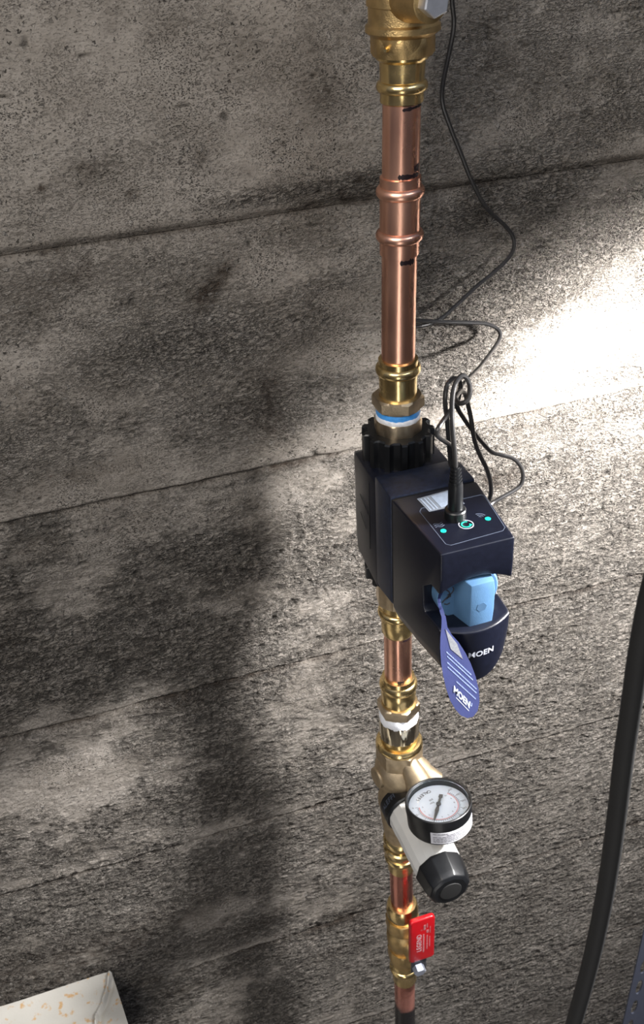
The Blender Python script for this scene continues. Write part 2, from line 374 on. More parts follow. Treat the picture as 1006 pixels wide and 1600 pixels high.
def wall_fields(X, Z, k, seam_hi, seam_lo):
    """relief (towards the room) and tone of course k"""
    rough = .34 + .60 * ss(-.95, .55, fbm(X, Z, .085, .058, 11) + .45 * lat(X, Z, .022, .016, 15) + .2 * lat(X, Z, .010, .008, 16))
    up = ss(1.25, 1.45, Z)                                   # the top course is smoother
    rough = rough * (1 - .45 * up) * (1 - .40 * ss(1.02, 1.2, Z) * ss(.12, -.02, X))
    rough = rough * (1 - .75 * np.exp(-((Z - seam_lo - .006) / .014) ** 2) * ss(-.5, .5, lat(X, Z * 0, .12, .1, 17 + k)))
    rough = np.clip(rough + .30 * ss(.02, .20, X) * (1 - up), 0, 1)
    for px, py, rx, rz in ((560, 290, .09, .018), (460, 300, .09, .012), (430, 640, .10, .05), (300, 540, .14, .05), (480, 860, .05, .08)):
        p = at(px, py, 0); rough = np.maximum(rough, .85 * np.exp(-((X - p.x) / rx) ** 2 - ((Z - p.z) / rz) ** 2))
    for px, py, rx, rz in ((80, 1230, .09, .05), (180, 740, .09, .016), (560, 680, .07, .022), (925, 530, .10, .055), (800, 620, .07, .03), (450, 240, .05, .02)):
        p = at(px, py, 0); rough = rough * (1 - .85 * np.exp(-((X - p.x) / rx) ** 2 - ((Z - p.z) / rz) ** 2))
    worm = np.abs(fbm(X + .004 * lat(X, Z, .01, .01, 33), Z, .0075, .0038, 21, 2))          # thin wandering grooves
    groove = (1 - ss(.03, .20, worm)) * ss(.1, .7, rough + .25 * lat(X, Z, .03, .015, 27))
    blobs = ss(.35, .8, lat(X, Z, .0055, .0040, 41)) * ss(.15, .8, rough)
    grain = lat(X, Z, .05, .0026, 51) * np.exp(-((seam_hi - Z) / .045) ** 2) * .6 + lat(X, Z, .07, .004, 52) * .25
    big = ss(.78, .93, lat(X, Z, .0095, .0055, 71)) * ss(.2, .7, .5 + fbm(X, Z, .06, .04, 75)) # blow holes
    chips = ss(.6, .8, lat(X, Z, .016, .009, 81)) * ss(-.1, .5, fbm(X, Z, .08, .05, 85))
    h = .0016 * fbm(X, Z, .16, .07, 61) + .0007 * lat(X, Z, .012, .007, 62) * rough
    lowr = ss(1.35, 1.0, Z); rip = 1 - np.abs(fbm(X + .003 * lat(X, Z, .014, .009, 35), Z, .013, .0048, 23, 2))
    h = h + .0025 * lowr * rip * (.25 + .75 * rough)
    h = h - .0016 * groove + .0007 * blobs + .0003 * grain - .0018 * big + .0006 * chips
    wob = .0012 * fbm(X, Z * 0, .03, .03, 91 + k) 
    sw = .0046 if abs(seam_lo - 1.371) < .01 else .0022
    d = (Z - seam_lo) + wob; h = h - .0045 * np.exp(-(np.clip(d, 0, 1) / sw) ** 2)
    d2 = (seam_hi - Z) + wob; h = h - .0035 * np.exp(-(np.clip(d2, 0, 1) / .0022) ** 2)
    h = h + (.0008 * math.sin(k * 2.7 + 1)) + .002 * ss(-.006, .05, -d2) 
    stain_shade = np.zeros_like(X)
    for x0, z0, rx, rz, an, s in STAIN_SHADE:
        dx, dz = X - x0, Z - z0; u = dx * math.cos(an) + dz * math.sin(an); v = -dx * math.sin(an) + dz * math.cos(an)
        stain_shade = stain_shade + s * np.exp(-(u / rx) ** 2 - (v / rz) ** 2)
    stain_shade = stain_shade * (.75 + .5 * lat(X, Z, .012, .008, 95) + .3 * lat(X, Z, .004, .003, 96)) + .14 * ss(.1, 1., fbm(X, Z, .07, .05, 97))
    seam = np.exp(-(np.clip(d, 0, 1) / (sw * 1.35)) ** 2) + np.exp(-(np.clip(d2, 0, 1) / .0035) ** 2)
    stain_shade = np.clip(stain_shade + .75 * seam * (.7 + .5 * lat(X, Z, .03, .03, 98)), 0, 1)
    pit = np.clip(.85 * groove + .95 * big - .2 * blobs + .75 * lowr * (1 - ss(.40, .72, rip)) * ss(.15, .6, rough), 0, 1)
    return h, stain_shade, pit, rough
def axis_grid(a, b, lo, hi, step, coarse):
    pts = list(np.arange(lo, hi, step)); l = []; v = lo - coarse
    while v > a: l.append(v); v -= coarse
    l.append(a); r = []; v = hi + coarse
    while v < b: r.append(v); v += coarse
    r.append(b); return np.array(sorted(l) + pts + [hi] + r)
back = bmesh.new(); box(-1.6, 1.6, .012, .16, -.62, 2.3, back)
wall = part('wall_back', back, WALL, smooth=False); wall['kind'] = 'structure'
me = wall.data; a = me.color_attributes.new('tone', 'FLOAT_COLOR', 'POINT')
SEAMS = [-.62, -.40, -.17, .072, .352, .612, .858, 1.124, 1.371, 1.62, 1.87, 2.12, 2.3]
TILT = {3: (0, 0), 5: (.045, 0)}
for k in range(len(SEAMS) - 1):
    lo, hi = SEAMS[k], SEAMS[k + 1]
    vis = hi > -.35 and lo < 1.56
    if vis:
        mid = (lo + hi) / 2; t = (1.55 - mid) / 1.85
        xl, xr = -.31 - .36 * max(0, t), .29 + .31 * max(0, t)
        step = .00125 + .0009 * max(0, t)
        xs = axis_grid(-1.6, 1.6, xl, xr, step * 1.15, .03); zs = np.linspace(lo, hi, int((hi - lo) / step) + 1)
    else:
        xs = np.linspace(-1.6, 1.6, 100); zs = np.linspace(lo, hi, 10)
    X, Z = np.meshgrid(xs, zs)
    h, stain_shade, pit, rough = wall_fields(X, Z, k, hi, lo)
    Zs = Z
    nx, nz = len(xs), len(zs)
    co = np.stack([X, -h, Zs], -1).reshape(-1, 3)
    # closing rim back to the slab so a course is a solid piece
    me = bpy.data.meshes.new('concrete_course')
    idx = np.arange(nx * nz).reshape(nz, nx)
    q = np.stack([idx[:-1, :-1], idx[:-1, 1:], idx[1:, 1:], idx[1:, :-1]], -1).reshape(-1, 4)
    rim = np.concatenate([idx[0, :], idx[1:, -1], idx[-1, -2::-1], idx[-2:0:-1, 0]])
    nr = len(rim); rc = co[rim].copy(); rc[:, 1] = .012; base = len(co); co = np.concatenate([co, rc])
    a0 = rim; a1 = np.roll(rim, -1); b0 = base + np.arange(nr); b1 = np.roll(b0, -1)
    q = np.concatenate([q, np.stack([a1, a0, b0, b1], -1)])
    me.vertices.add(len(co)); me.vertices.foreach_set('co', co.ravel())
    me.loops.add(q.size); me.loops.foreach_set('vertex_index', q.ravel().astype(np.int32))
    me.polygons.add(len(q)); me.polygons.foreach_set('loop_start', np.arange(0, q.size, 4, dtype=np.int32)); 
    me.update(calc_edges=True); me.validate()
    me.polygons.foreach_set('use_smooth', np.ones(len(q), bool))
    ca = me.color_attributes.new('tone', 'FLOAT_COLOR', 'POINT')
    cc = np.ones((len(co), 4), np.float32); cc[:nx * nz, 0] = stain_shade.ravel(); cc[:nx * nz, 1] = pit.ravel(); cc[:nx * nz, 2] = rough.ravel(); cc[nx * nz:, :3] = (1, .5, .5)
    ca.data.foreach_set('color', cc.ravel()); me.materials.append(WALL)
    o = bpy.data.objects.new('concrete_course', me); C.objects.link(o); o.parent = wall
fl = part('floor', box(-1.6, 1.6, -2.2, .16, -.72, -.62), mat('floor_concrete', (.10, .09, .08), 0, .8, .3, 8, .4, 60), smooth=False); fl['kind'] = 'structure'
# unseen board added by the lamp; its lower edge cuts off the top light
bmb = bmesh.new()
low_edge = [(LAMP[0] + .35 * (x - LAMP[0]), LAMP[2] + .35 * (z - LAMP[2])) for x, z in ((-.50, .86), (-.13, 1.09), (.06, 1.208), (.30, 1.28), (.60, 1.33), (3.4, 1.9))]
lp = low_edge + [(low_edge[-1][0], 1.66), (low_edge[0][0], 1.50)]
f_ = [bmb.verts.new((x, -.267, z)) for x, z in lp]; g_ = [bmb.verts.new((x, -.253, z)) for x, z in lp]
for k in range(len(lp)): bmb.faces.new((f_[k], f_[(k + 1) % len(lp)], g_[(k + 1) % len(lp)], g_[k]))
bmb.faces.new(f_); bmb.faces.new(g_[::-1])
tb = part('light_blocker_1', bmb, mat('light_blocker_board', (.20, .17, .14), 0, .8, .2, 20), smooth=False); tb['kind'] = 'structure'

# ---------------------------------------------------------------- top valve
t = thing('ball_valve', 'large cast brass valve with a grey stem nut at the top of the copper pipe', 'valve', (.004, PY, 1.4744))
part('valve_body', lathe([(1.66, .022), (1.62, .0255), (1.540, .0262), (1.5395, .0250), (1.531, .0248), (1.5285, .0250), (1.5270, .0268), (1.5232, .0270), (1.5222, .0258), (1.520, .0225), (1.512, .0215)]), BRASS_C, t)
part('end_nut', hexnut(1.5070, 1.5210, .0232, .002, 8, .35), BRASS_C, t)
part('press_end', lathe([(1.5080, .0200), (1.5050, .0192), (1.5030, .0168), (1.4940, .0164)] + bead(1.4862, .0163, .0192, .0078) + [(1.480, .0161), (1.4755, .0161), (1.4745, .0148)]), BRASS, t)
part('stem_boss', cyl_dir((.0020, -.105, 1.545), (.0040, -.151, 1.546), 0, n=36, prof=[(0, .017), (.030, .0135), (.040, .0128), (.0455, .0122), (.046, .0105)]), BRASS_C, t)
sn = part('stem_nut', cyl_dir((.0035, -.150, 1.5475), (.0040, -.162, 1.5475), 0, n=6, prof=[(0, .0096), (.011, .0094), (.0120, .0084)], phase=.35), STEEL, t, label='bluish grey steel stem nut')
# small pit mark cast into the nut
part('cast_mark', cyl_dir((-.0125, -.1130, 1.514), (-.0152, -.1165, 1.514), .0022, .0012, 12), BRASS, t)

# ---------------------------------------------------------------- copper pipes and fittings
def pipe(z1, z0, r, label, m=COPPER):
    o = part('copper_pipe', lathe([(z1, r), ((z1 + z0) / 2, r), (z0, r)]), m); o['label'] = label; o['category'] = 'pipe'
    return o
def stroke(name, z, hgt, a0, a1, r, parent, m=INK, wob=.4, n=16, rough=True, seed=1, follow=True, th=.0002, cx=None, frame=None, tilt=0):
    bm = bmesh.new(); rnd = rs(seed); vs = []
    for i in range(n + 1):
        a = math.radians(a0 + (a1 - a0) * i / n); hh = hgt * (1 + (wob * (rnd.rand() - .5) * 2 if rough else 0))
        if rough and i in (0, n): hh *= .4
        zc = z + tilt * (i / n - .5); x0 = ax(zc) if cx is None else cx
        f = lambda rr, zz: (x0 + rr * math.sin(a), (PY if frame is None else 0) - rr * math.cos(a), zz)
        vs.append([bm.verts.new(f(r, zc - hh / 2)), bm.verts.new(f(r + th, zc - hh / 2)), bm.verts.new(f(r + th, zc + hh / 2)), bm.verts.new(f(r, zc + hh / 2))])
    for a, b in zip(vs, vs[1:]):
        for k in range(4): bm.faces.new((a[k], a[(k + 1) % 4], b[(k + 1) % 4], b[k]))
    bm.faces.new(vs[0]); bm.faces.new(vs[-1][::-1])
    return part(name, bm, m, parent, world=frame is None)
p1 = pipe(1.480, 1.4165, .0143, 'bright copper pipe between the large top valve and the ringed copper coupling')
stroke('marker_stroke', 1.4730, .0022, -20, 60, .0143, p1, tilt=.002, seed=3); stroke('marker_stroke', 1.4240, .0034, -30, 45, .0143, p1, seed=5); stroke('marker_stroke', 1.4292, .0050, 22, 48, .0143, p1, seed=6)
r = .0160
cp = part('pipe_coupling', lathe([(1.4215, .0146), (1.4210, r), (1.4155, r)] + bead(1.4098, r, .0190, .0085) + [(1.404, r), (1.392, .0158), (1.381, r)] + bead(1.3755, r, .0191, .0085) + [(1.370, r), (1.3605, r - .0002), (1.3600, .0146)]), COPPER)
cp['label'] = 'copper press coupling with two raised rings on the upper pipe'; cp['category'] = 'coupling'
p2 = pipe(1.364, 1.262, .0143, 'longest copper pipe, between the ringed coupling and the device')
stroke('marker_stroke', 1.3570, .0042, -20, 30, .0143, p2, seed=9); stroke('marker_stroke', 1.2672, .0028, 0, 45, .0143, p2, seed=10)

t = thing('press_adapter', 'brass press adapter with hex nut right above the black device', 'fitting', (0, PY, 1.192))
r = .0170
part('sleeve', lathe([(1.2690, .0150), (1.2684, r), (1.2640, r)] + bead(1.2590, r, .0196, .0085) + [(1.2535, .0170), (1.2500, .0166), (1.240, .0163), (1.233, .0168), (1.2290, .0180)]), BRASS, t)
part('hex_nut', hexnut(1.2225, 1.2345, .0232, .0016, 6, .55), BRASS_G, t)
part('thread_tape', lathe([(1.2235, .0176), (1.2220, .0192), (1.2180, .0196), (1.2150, .0190)]), TAPE_B, t, label='blue thread tape')
bmt = lathe([(1.2180, .0186), (1.2160, .0198), (1.2125, .0200), (1.2110, .0192)])
rnd = rs(4)
for v in bmt.verts: v.co.z += .0022 * (rnd.rand() - .5)
part('thread_tape', bmt, TAPE_W, t, label='white thread tape')
part('tail_nut', hexnut(1.1905, 1.2125, .0216, .0012, 8, .2), BRASS_G, t)

# ---------------------------------------------------------------- the water shutoff device
D = thing('water_shutoff_device', 'dark navy water shutoff device with a blue knob and green lights', 'device', (0, PY, 1.048))
ZT = 1.183
bm = bmesh.new()
def loft_y(secs, bm):
    rings = [[bm.verts.new((x, y, z)) for x, z in s] for y, s in secs]
    for a, b in zip(rings, rings[1:]):
        for k in range(len(a)): bm.faces.new((a[k], a[(k + 1) % len(a)], b[(k + 1) % len(b)], b[k]))
    bm.faces.new(rings[0]); bm.faces.new(rings[-1][::-1])
    return bm
def sec(hw, zt, zb, ch):
    return [(-hw, zt), (hw, zt), (hw, zb + ch), (hw - ch * .8, zb), (-hw + ch * .8, zb), (-hw, zb + ch)]
part('back_housing', loft_y([(-.074, sec(.034, 1.170, 1.062, .012)), (-.084, sec(.0365, 1.1735, 1.054, .012)), (-.1385, sec(.0372, 1.1735, 1.050, .010))], bmesh.new()), NAVY, D, bevel=.0018)
part('housing_band', loft_y([(-.1390, sec(.0378, 1.1815, 1.050, .016)), (-.150, sec(.0384, 1.1835, 1.049, .017)), (-.1775, sec(.0384, 1.1835, 1.049, .022))], bmesh.new()), NAVY_D, D, bevel=.0014)
part('seam_gasket', loft_y([(-.1770, sec(.0372, 1.1815, 1.051, .022)), (-.1812, sec(.0372, 1.1815, 1.051, .022))], bmesh.new()), BLACK, D)
# molded panel lines on the left side of the back housing
pl = bmesh.new(); ff = lambda u, v, h: Vector((-.0372 - h, u, v))
ribbon([(-.122, 1.165), (-.122, 1.098)], .0008, ff, .0004, bm=pl); ribbon([(-.098, 1.138), (-.1215, 1.128), (-.1215, 1.092)], .0010, ff, .0005, bm=pl); ribbon([(-.098, 1.118), (-.113, 1.108)], .0010, ff, .0005, bm=pl)
part('molded_line', pl, BLACK, D)
# front cover: C-shaped profile swept across the width
def hwid(y): return .0382 + (.0312 - .0382) * max(0, min(1.15, (-y - .181) / .084))
bm = bmesh.new(); NU = 19; cols = []
for i in range(NU):
    u = -1 + 2 * i / (NU - 1)
    rb = math.sqrt(max(0, 1 - u * u))
    zbF = 1.0795 - .031 * rb; zbB = 1.0700 - .0205 * min(1, rb * 1.35)
    arch = 1.1435 + .0095 * (1 - u * u) ** 1.0; lip = 1.1085 - .0015 * (1 - u * u); yb = -.2655 - .0105 * (1 - u * u)
    P = [(-.181, ZT), (-.2645, ZT), (-.2650, 1.160), (-.2645, arch), (-.250, arch), (-.2365, arch - .012 * abs(u) ** 4), (-.2365, lip + .004), (-.240, lip - .001), (yb + .004, lip), (yb, lip - .0015), (yb + .0005, (lip + zbF) / 2), (yb + .003, zbF), (-.225, (zbF + zbB) / 2 - .001), (-.181, zbB)]
    cols.append([bm.verts.new((u * hwid(max(y, -.2646)), y, z)) for y, z in P])
nP = len(cols[0])
for a, b in zip(cols, cols[1:]):
    for k in range(nP): bm.faces.new((a[k], a[(k + 1) % nP], b[(k + 1) % nP], b[k]))
bm.faces.new(cols[0]); bm.faces.new(cols[-1][::-1])
part('front_cover', bm, NAVY, D, bevel=.0013, seg=3, angle=40)
# ribbed union nut
def ribbed(z0, z1, ri, ro, nrib, name, parent, m=BLACK, half=.34):
    bm = bmesh.new(); N_ = nrib * 10; rings = []
    for z, s in ((z1, -.0016), (z1 - .0012, 0), (z0, 0)):
        ring = []
        for k in range(N_):
            ph = (k % 10) / 10; q = ro if ph < half else ri + (ro - ri) * (.0 if half + .08 < ph < .92 else .25)
            a = 2 * math.pi * k / N_ + .1
            ring.append(bm.verts.new((ax(z) + (q + s) * math.cos(a), PY + (q + s) * math.sin(a), z)))
        rings.append(ring)
    for a, b in zip(rings, rings[1:]):
        for k in range(N_): bm.faces.new((a[k], a[(k + 1) % N_], b[(k + 1) % N_], b[k]))
    bm.faces.new(rings[0]); bm.faces.new(rings[-1][::-1])
    return part(name, bm, m, parent, bevel=0, angle=30)
ribbed(1.1725, 1.2005, .0285, .0325, 13, 'union_nut', D); ribbed(1.040, 1.0535, .0285, .0325, 13, 'union_nut', D)
# knob
K = part('knob', cyl_dir((.001, -.2370, 1.125), (.001, -.2500, 1.125), 0, n=48, prof=[(0, .0270), (.011, .0270), (.0128, .0255)]), BLUE, D)
fr = plane_frame((.0035, -.2500, 1.1265), (1, 0, 0), (0, 0, 1), (0, -1, 0))
bmk = bmesh.new()
bar = [(-.0100, -.0235), (.0100, -.0235), (.0112, -.008), (.0112, .012), (.0100, .0220), (-.0100, .0220)]
outer = [(-.0165, -.0225), (.0135, -.0225), (.016, -.008), (.016, .012), (.0135, .0225), (-.0165, .0225)]
va = [bmk.verts.new(fr(u, v, -.004)) for u, v in outer]; vb = [bmk.verts.new(fr(u, v, .019)) for u, v in bar]
for k in range(6): bmk.faces.new((va[k], va[(k + 1) % 6], vb[(k + 1) % 6], vb[k]))
bmk.faces.new(va[::-1]); bmk.faces.new(vb)
part('knob_bar', bmk, BLUE, K, bevel=.001)
part('hex_socket', poly([(.0046 * math.cos(a), -.002 + .0046 * math.sin(a)) for a in np.linspace(.2, .2 + 2 * math.pi, 7)[:-1]], fr, .0002, h0=.019), BLUE_D, K)
fk = plane_frame((.001, -.2500, 1.125), (1, 0, 0), (0, 0, 1), (0, -1, 0))
ic = bmesh.new()
ribbon([(-.0205 + .0035 * math.sin(t_ * .9), .010 - .0028 * t_) for t_ in np.linspace(0, 4.6, 14)], .0011, fk, .0003, bm=ic)
ribbon([(-.0165 + .0030 * math.sin(t_ * .9 + .7), .011 - .0028 * t_) for t_ in np.linspace(0, 4.0, 14)], .0009, fk, .0003, bm=ic)
ribbon([(-.0215, -.0045), (-.0190, -.0060), (-.0165, -.0050)], .0009, fk, .0003, bm=ic); ribbon([(-.019, .004), (-.0165, .0045), (-.0160, .0015), (-.0190, .0010)], .0009, fk, .0003, bm=ic)
part('turn_arrow_symbol', ic, GREYP, K)
# top panel (u to the right, v away from the room)
ft = plane_frame((0, 0, ZT), (1, 0, 0), (0, 1, 0), (0, 0, 1))
part('panel_outline', ribbon([(-.0235, -.2050), (-.0235 + .003, -.2010), (.0325, -.2010), (.0345, -.2045), (.0300, -.2500), (.0265, -.2535), (-.0190, -.2560), (-.0220, -.2530)], .0006, ft, .00015, closed=True), LINE, D)
part('status_light', poly(circ2(-.0166, -.2365, .0023), ft, .0003), LED, D, label='green status light beside the wave symbol')
part('status_light', poly(circ2(.0228, -.2345, .0023), ft, .0003), LED, D, label='green status light beside the signal symbol')
part('wave_symbol', (lambda b: [ribbon([(-.0205 + .0013 * i, -.2300 + dz + .0008 * math.sin(i * 1.3)) for i in range(7)], .0006, ft, .00015, bm=b) for dz in (0, .0022, .0044)] and b)(bmesh.new()), LINE, D)
part('signal_symbol', (lambda b: [ribbon([(.0175 + rr * math.cos(a), -.2305 + rr * math.sin(a)) for a in np.linspace(.25, 1.75, 8)], .0008, ft, .00015, bm=b) for rr in (.0015, .0035, .0055)] and b)(bmesh.new()), LINE, D)
part('button_ring', ribbon(circ2(.0035, -.2352, .0058), .0008, ft, .0002, closed=True), LOGO, D)
ar = bmesh.new(); ribbon([(.0035 + .0036 * math.cos(a), -.2352 + .0036 * math.sin(a)) for a in np.linspace(.9, 5.6, 16)], .0011, ft, .0003, bm=ar)
poly([(.0052, -.2382), (.0082, -.2372), (.0062, -.2350)], ft, .0003, bm=ar)
part('button_arrow', ar, LEDR, D, label='glowing green circular arrow')
stf = bmesh.new(); poly([(-.0165, -.2080), (-.0185, -.1870), (.0110, -.1845), (.0150, -.2080)], ft, .0002, bm=stf)
sk = part('label_sticker', stf, GREYSTK, D)
part('pale_field', poly([(-.0050, -.2060), (-.0065, -.1880), (.0098, -.1862), (.0130, -.2060)], ft, .0003), STK, sk)
part('sticker_stripe', (lambda b: [poly([(x, -.2065), (x - .0015, -.1885), (x - .0003, -.1885), (x + .0012, -.2065)], ft, .0003, bm=b) for x in (-.0148, -.0118, -.0090)] and b)(bmesh.new()), STK, sk)
# raised wordmark on the lower front
flo = lambda u, v, h: Vector((u, -.2657 - .0105 * (1 - min(1, (u / .0312) ** 2)) - h + .0003, v))
part('wordmark', text_bm('MOEN', .0078, lambda a, b, h: flo(a * 1.02 + .0022, b + 1.0815, h), bold=.03, th=.0004, spacing=1.05), LOGO, D, smooth=False, label='silver lettering')

# ---------------------------------------------------------------- hanging tag
TY = -.2860
T = thing('instruction_tag', 'long blue paper tag with white print hanging from the blue knob', 'tag', tuple(at(692, 985, TY)))
def curved(px, py, off=0.):
    s = max(0, (py - 975) / 145.); q = at(px, py, TY - off)
    return q
outl = [(690, 962), (696, 962), (699, 980), (706, 992), (716, 1003), (727, 1020), (736, 1038), (743, 1057), (748, 1078), (749, 1097), (746, 1111), (739, 1120), (730, 1122), (720, 1118), (711, 1108), (703, 1094), (697, 1076), (692, 1055), (689, 1035), (687.5, 1012), (688, 995), (689.5, 980)]
bm = bmesh.new(); A_ = [bm.verts.new(curved(x, y, 0)) for x, y in outl]; B_ = [bm.verts.new(curved(x, y, .0005)) for x, y in outl]
for k in range(len(outl)): bm.faces.new((A_[k], A_[(k + 1) % len(outl)], B_[(k + 1) % len(outl)], B_[k]))
bm.faces.new(A_[::-1]); bm.faces.new(B_); bmesh.ops.triangulate(bm, faces=[f for f in bm.faces if len(f.verts) > 4])
part('tag_sheet', bm, TAG, T, smooth=False)
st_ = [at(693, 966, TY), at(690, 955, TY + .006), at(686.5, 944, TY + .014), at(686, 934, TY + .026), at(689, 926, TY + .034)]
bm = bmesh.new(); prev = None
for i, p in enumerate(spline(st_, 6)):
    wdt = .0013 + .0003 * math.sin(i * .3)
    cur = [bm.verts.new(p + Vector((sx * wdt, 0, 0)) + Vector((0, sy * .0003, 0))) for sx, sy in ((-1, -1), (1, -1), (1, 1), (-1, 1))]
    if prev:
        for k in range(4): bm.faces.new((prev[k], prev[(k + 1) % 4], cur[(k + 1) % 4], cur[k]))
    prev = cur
part('tag_strap', bm, mat('tag_strap_shaded', (.018, .026, .085), 0, .5), T, label='folded blue strap with shade painted in')  # same paper as the tag, darkened in colour to stand for shade
def px_poly(pts, off): 
    bm = bmesh.new(); a = [bm.verts.new(at(x, y, TY - off)) for x, y in pts]; b = [bm.verts.new(at(x, y, TY - off - .00015)) for x, y in pts]
    for k in range(len(a)): bm.faces.new((a[k], a[(k + 1) % len(a)], b[(k + 1) % len(a)], b[k]))
    bm.faces.new(a[::-1]); bm.faces.new(b); return bm
part('grey_patch', px_poly([(696, 983), (714, 1006), (723, 1030), (704, 1014)], .0005), mat('grey_patch_print', (.30, .31, .34), 0, .5, .15, 500), T)
O_ = at(697, 1018, TY); U_ = (at(736, 1054, TY) - O_); ul = U_.length; U_ = U_ / ul; V_ = (at(697, 1008, TY) - O_).normalized()
ftg = lambda a, b, h: O_ + U_ * a + V_ * b + Vector((0, -.0005 - h, 0))
lb = bmesh.new()
for a0, a1, b in ((0, 1.0, 0), (.02, 1.08, -.0040), (.03, 1.22, -.0105), (.05, 1.22, -.0150), (.40, 1.20, -.0225)):
    n_ = int((a1 - a0) * 12); rnd = rs(int(b * -10000) + 3); x = a0
    while x < a1 - .02:
        wl = min(a1, x + .05 + .09 * rnd.rand()); poly([(x * ul, b - .0007), (wl * ul, b - .0007), (wl * ul, b + .0007), (x * ul, b + .0007)], ftg, .0001, bm=lb); x = wl + .008
part('print_line', lb, mat('tag_text_print', (.33, .42, .70), 0, .5, .1), T, smooth=False)
O2 = at(722, 1090, TY); U2 = (at(734, 1103, TY) - at(711, 1079, TY)).normalized(); V2 = (at(723, 1078, TY) - at(722, 1090, TY)).normalized()
f2 = lambda a, b, h: O2 + U2 * a + V2 * b + Vector((0, -.0005 - h, 0))
part('wordmark', text_bm('MOEN', .0102, lambda a, b, h: f2(a - .0012, b, h), bold=.035, th=.0002), WHITEP, T, smooth=False)
part('mark', text_bm('U', .0060, lambda a, b, h: f2(a + .0150, b + .0028, h), bold=.03, th=.0002), TAG_L, T, smooth=False)
part('underline', poly([(-.0105, -.0068), (.0125, -.0068), (.0125, -.0060), (-.0105, -.0060)], f2, .0001), WHITEP, T, smooth=False)

# ---------------------------------------------------------------- below the device
t = thing('press_adapter', 'brass press adapter under the device, half hidden behind its lower corner', 'fitting', (ax(.95), PY, .955))
part('tail_nut', hexnut(1.005, 1.036, .0222, .0012, 8, .2), BRASS_G, t)
r = .0180
part('sleeve', lathe([(1.008, .018), (.996, .0175)] + bead(.9905, .0175, .0203, .009) + [(.984, .0175), (.976, .0168), (.9655, .0166), (.962, .0150)]), BRASS, t)
p3 = pipe(.970, .893, .0143, 'short copper pipe below the device, above the white thread tape')
stroke('marker_stroke', .9605, .0030, 0, 45, .0143, p3, seed=12); stroke('marker_stroke', .9035, .0030, -25, 5, .0143, p3, seed=13)
t = thing('press_adapter', 'brass press adapter wrapped with white thread tape above the regulator', 'fitting', (ax(.83), PY, .812))
part('sleeve', lathe([(.9015, .0150), (.9010, .0172), (.898, .0178)] + bead(.8900, .0178, .0203, .0110) + [(.8835, .0182), (.876, .0186), (.868, .0180), (.862, .0190)]), BRASS, t)
part('hex_nut', hexnut(.8505, .8645, .0232, .0016, 6, .55), BRASS_G, t)
bmt = lathe([(.8515, .0195), (.8480, .0212), (.8430, .0216), (.8390, .0212), (.8370, .0198)]); rnd = rs(7)
for v in bmt.verts: v.co.z += .0025 * (rnd.rand() - .5)
part('thread_tape', bmt, TAPE_W, t, label='white thread tape')
part('plated_collar', hexnut(.8145, .8400, .0222, .0012, 10, .1), BRASS_P, t, label='mirror bright collar')

# ---------------------------------------------------------------- pressure regulator
G = thing('pressure_regulator', 'cast brass pressure regulator with white bonnet and black cap', 'regulator', (ax(.7), PY, .625))
part('tail_ring', lathe([(.8165, .0195), (.8125, .0190), (.8075, .0205), (.8035, .0200)]), BRASS, G)
part('union_nut', lathe([(.8060, .0215), (.8050, .0245), (.8020, .0262), (.7985, .0262), (.7965, .0250), (.7950, .0235)]), BRASS, G)
part('union_hex', hexnut(.7720, .7970, .0262, .0022, 6, .62), BRASS_M, G)
part('regulator_body', lathe([(.7760, .0195), (.7720, .0230), (.7650, .0275), (.7560, .0285), (.7450, .0262), (.7340, .0235), (.715, .0240), (.695, .0240), (.672, .0225), (.655, .0205), (.642, .0188), (.636, .0190)]), BRASS_M, G)
part('bonnet_housing', cyl_dir((ax(.717), PY + .002, .720), (ax(.717), -.1125, .7185), 0, n=40, prof=[(0, .0265), (.008, .0290), (.0145, .0292)]), BRASS_M, G)
part('gauge_port', cyl_dir((.002, -.105, .775), (.038, -.128, .742), 0, n=28, prof=[(0, .0165), (.025, .0145), (.030, .0125), (.046, .0120)]), BRASS_M, G)
part('plug_boss', cyl_dir((-.018, PY, .7535), (-.0315, PY - .002, .7535), 0, n=24, prof=[(0, .013), (.0125, .012), (.0135, .010)]), BRASS_M, G)
part('boss_web', cyl_dir((.000, -.112, .792), (.012, -.132, .752), 0, n=20, prof=[(0, .008), (.025, .013), (.046, .016)]), BRASS_M, G)
band = part('lock_ring', cyl_dir((0, -.1115, .718), (0, -.1345, .718), 0, n=48, prof=[(0, .0285), (.001, .0298), (.0215, .0298), (.023, .0285)]), BLACK, G)
def cylf(cx, cz, r):   # wrap text on a cylinder lying along -y
    return lambda a, b, h: Vector((cx + (r + h) * math.sin(a / r), b, cz + (r + h) * math.cos(a / r)))
bn = part('bonnet', cyl_dir((0, -.1340, .718), (0, -.2130, .718), 0, n=16, prof=[(0, .0262), (.002, .0274), (.020, .0272), (.0215, .0268), (.0225, .0268), (.072, .0262), (.0785, .0250)], phase=.2), WHITE, G, label='white faceted bonnet', angle=18)
part('adjuster_cap', cyl_dir((0, -.2110, .718), (0, -.2415, .718), 0, n=10, prof=[(0, .0268), (.002, .0276), (.022, .0250), (.0285, .0225), (.0305, .0185)], phase=.1), BLACK, G, angle=22, bevel=.0012)
part('cap_recess', cyl_dir((0, -.2412, .718), (0, -.2425, .718), 0, n=24, prof=[(0, .0125), (.0010, .0120), (.0012, .0105)]), HOSE, G)
part('wordmark', text_bm('CALEFFI', .0085, (lambda a, b, h: Vector((-(.0299 + h) * math.sin(math.radians(62) - (a) / .03), -.1235 - b * -1, .718 - (.0299 + h) * math.cos(math.radians(62) - a / .03) * -1))), th=.0001), LINE, G, smooth=False)

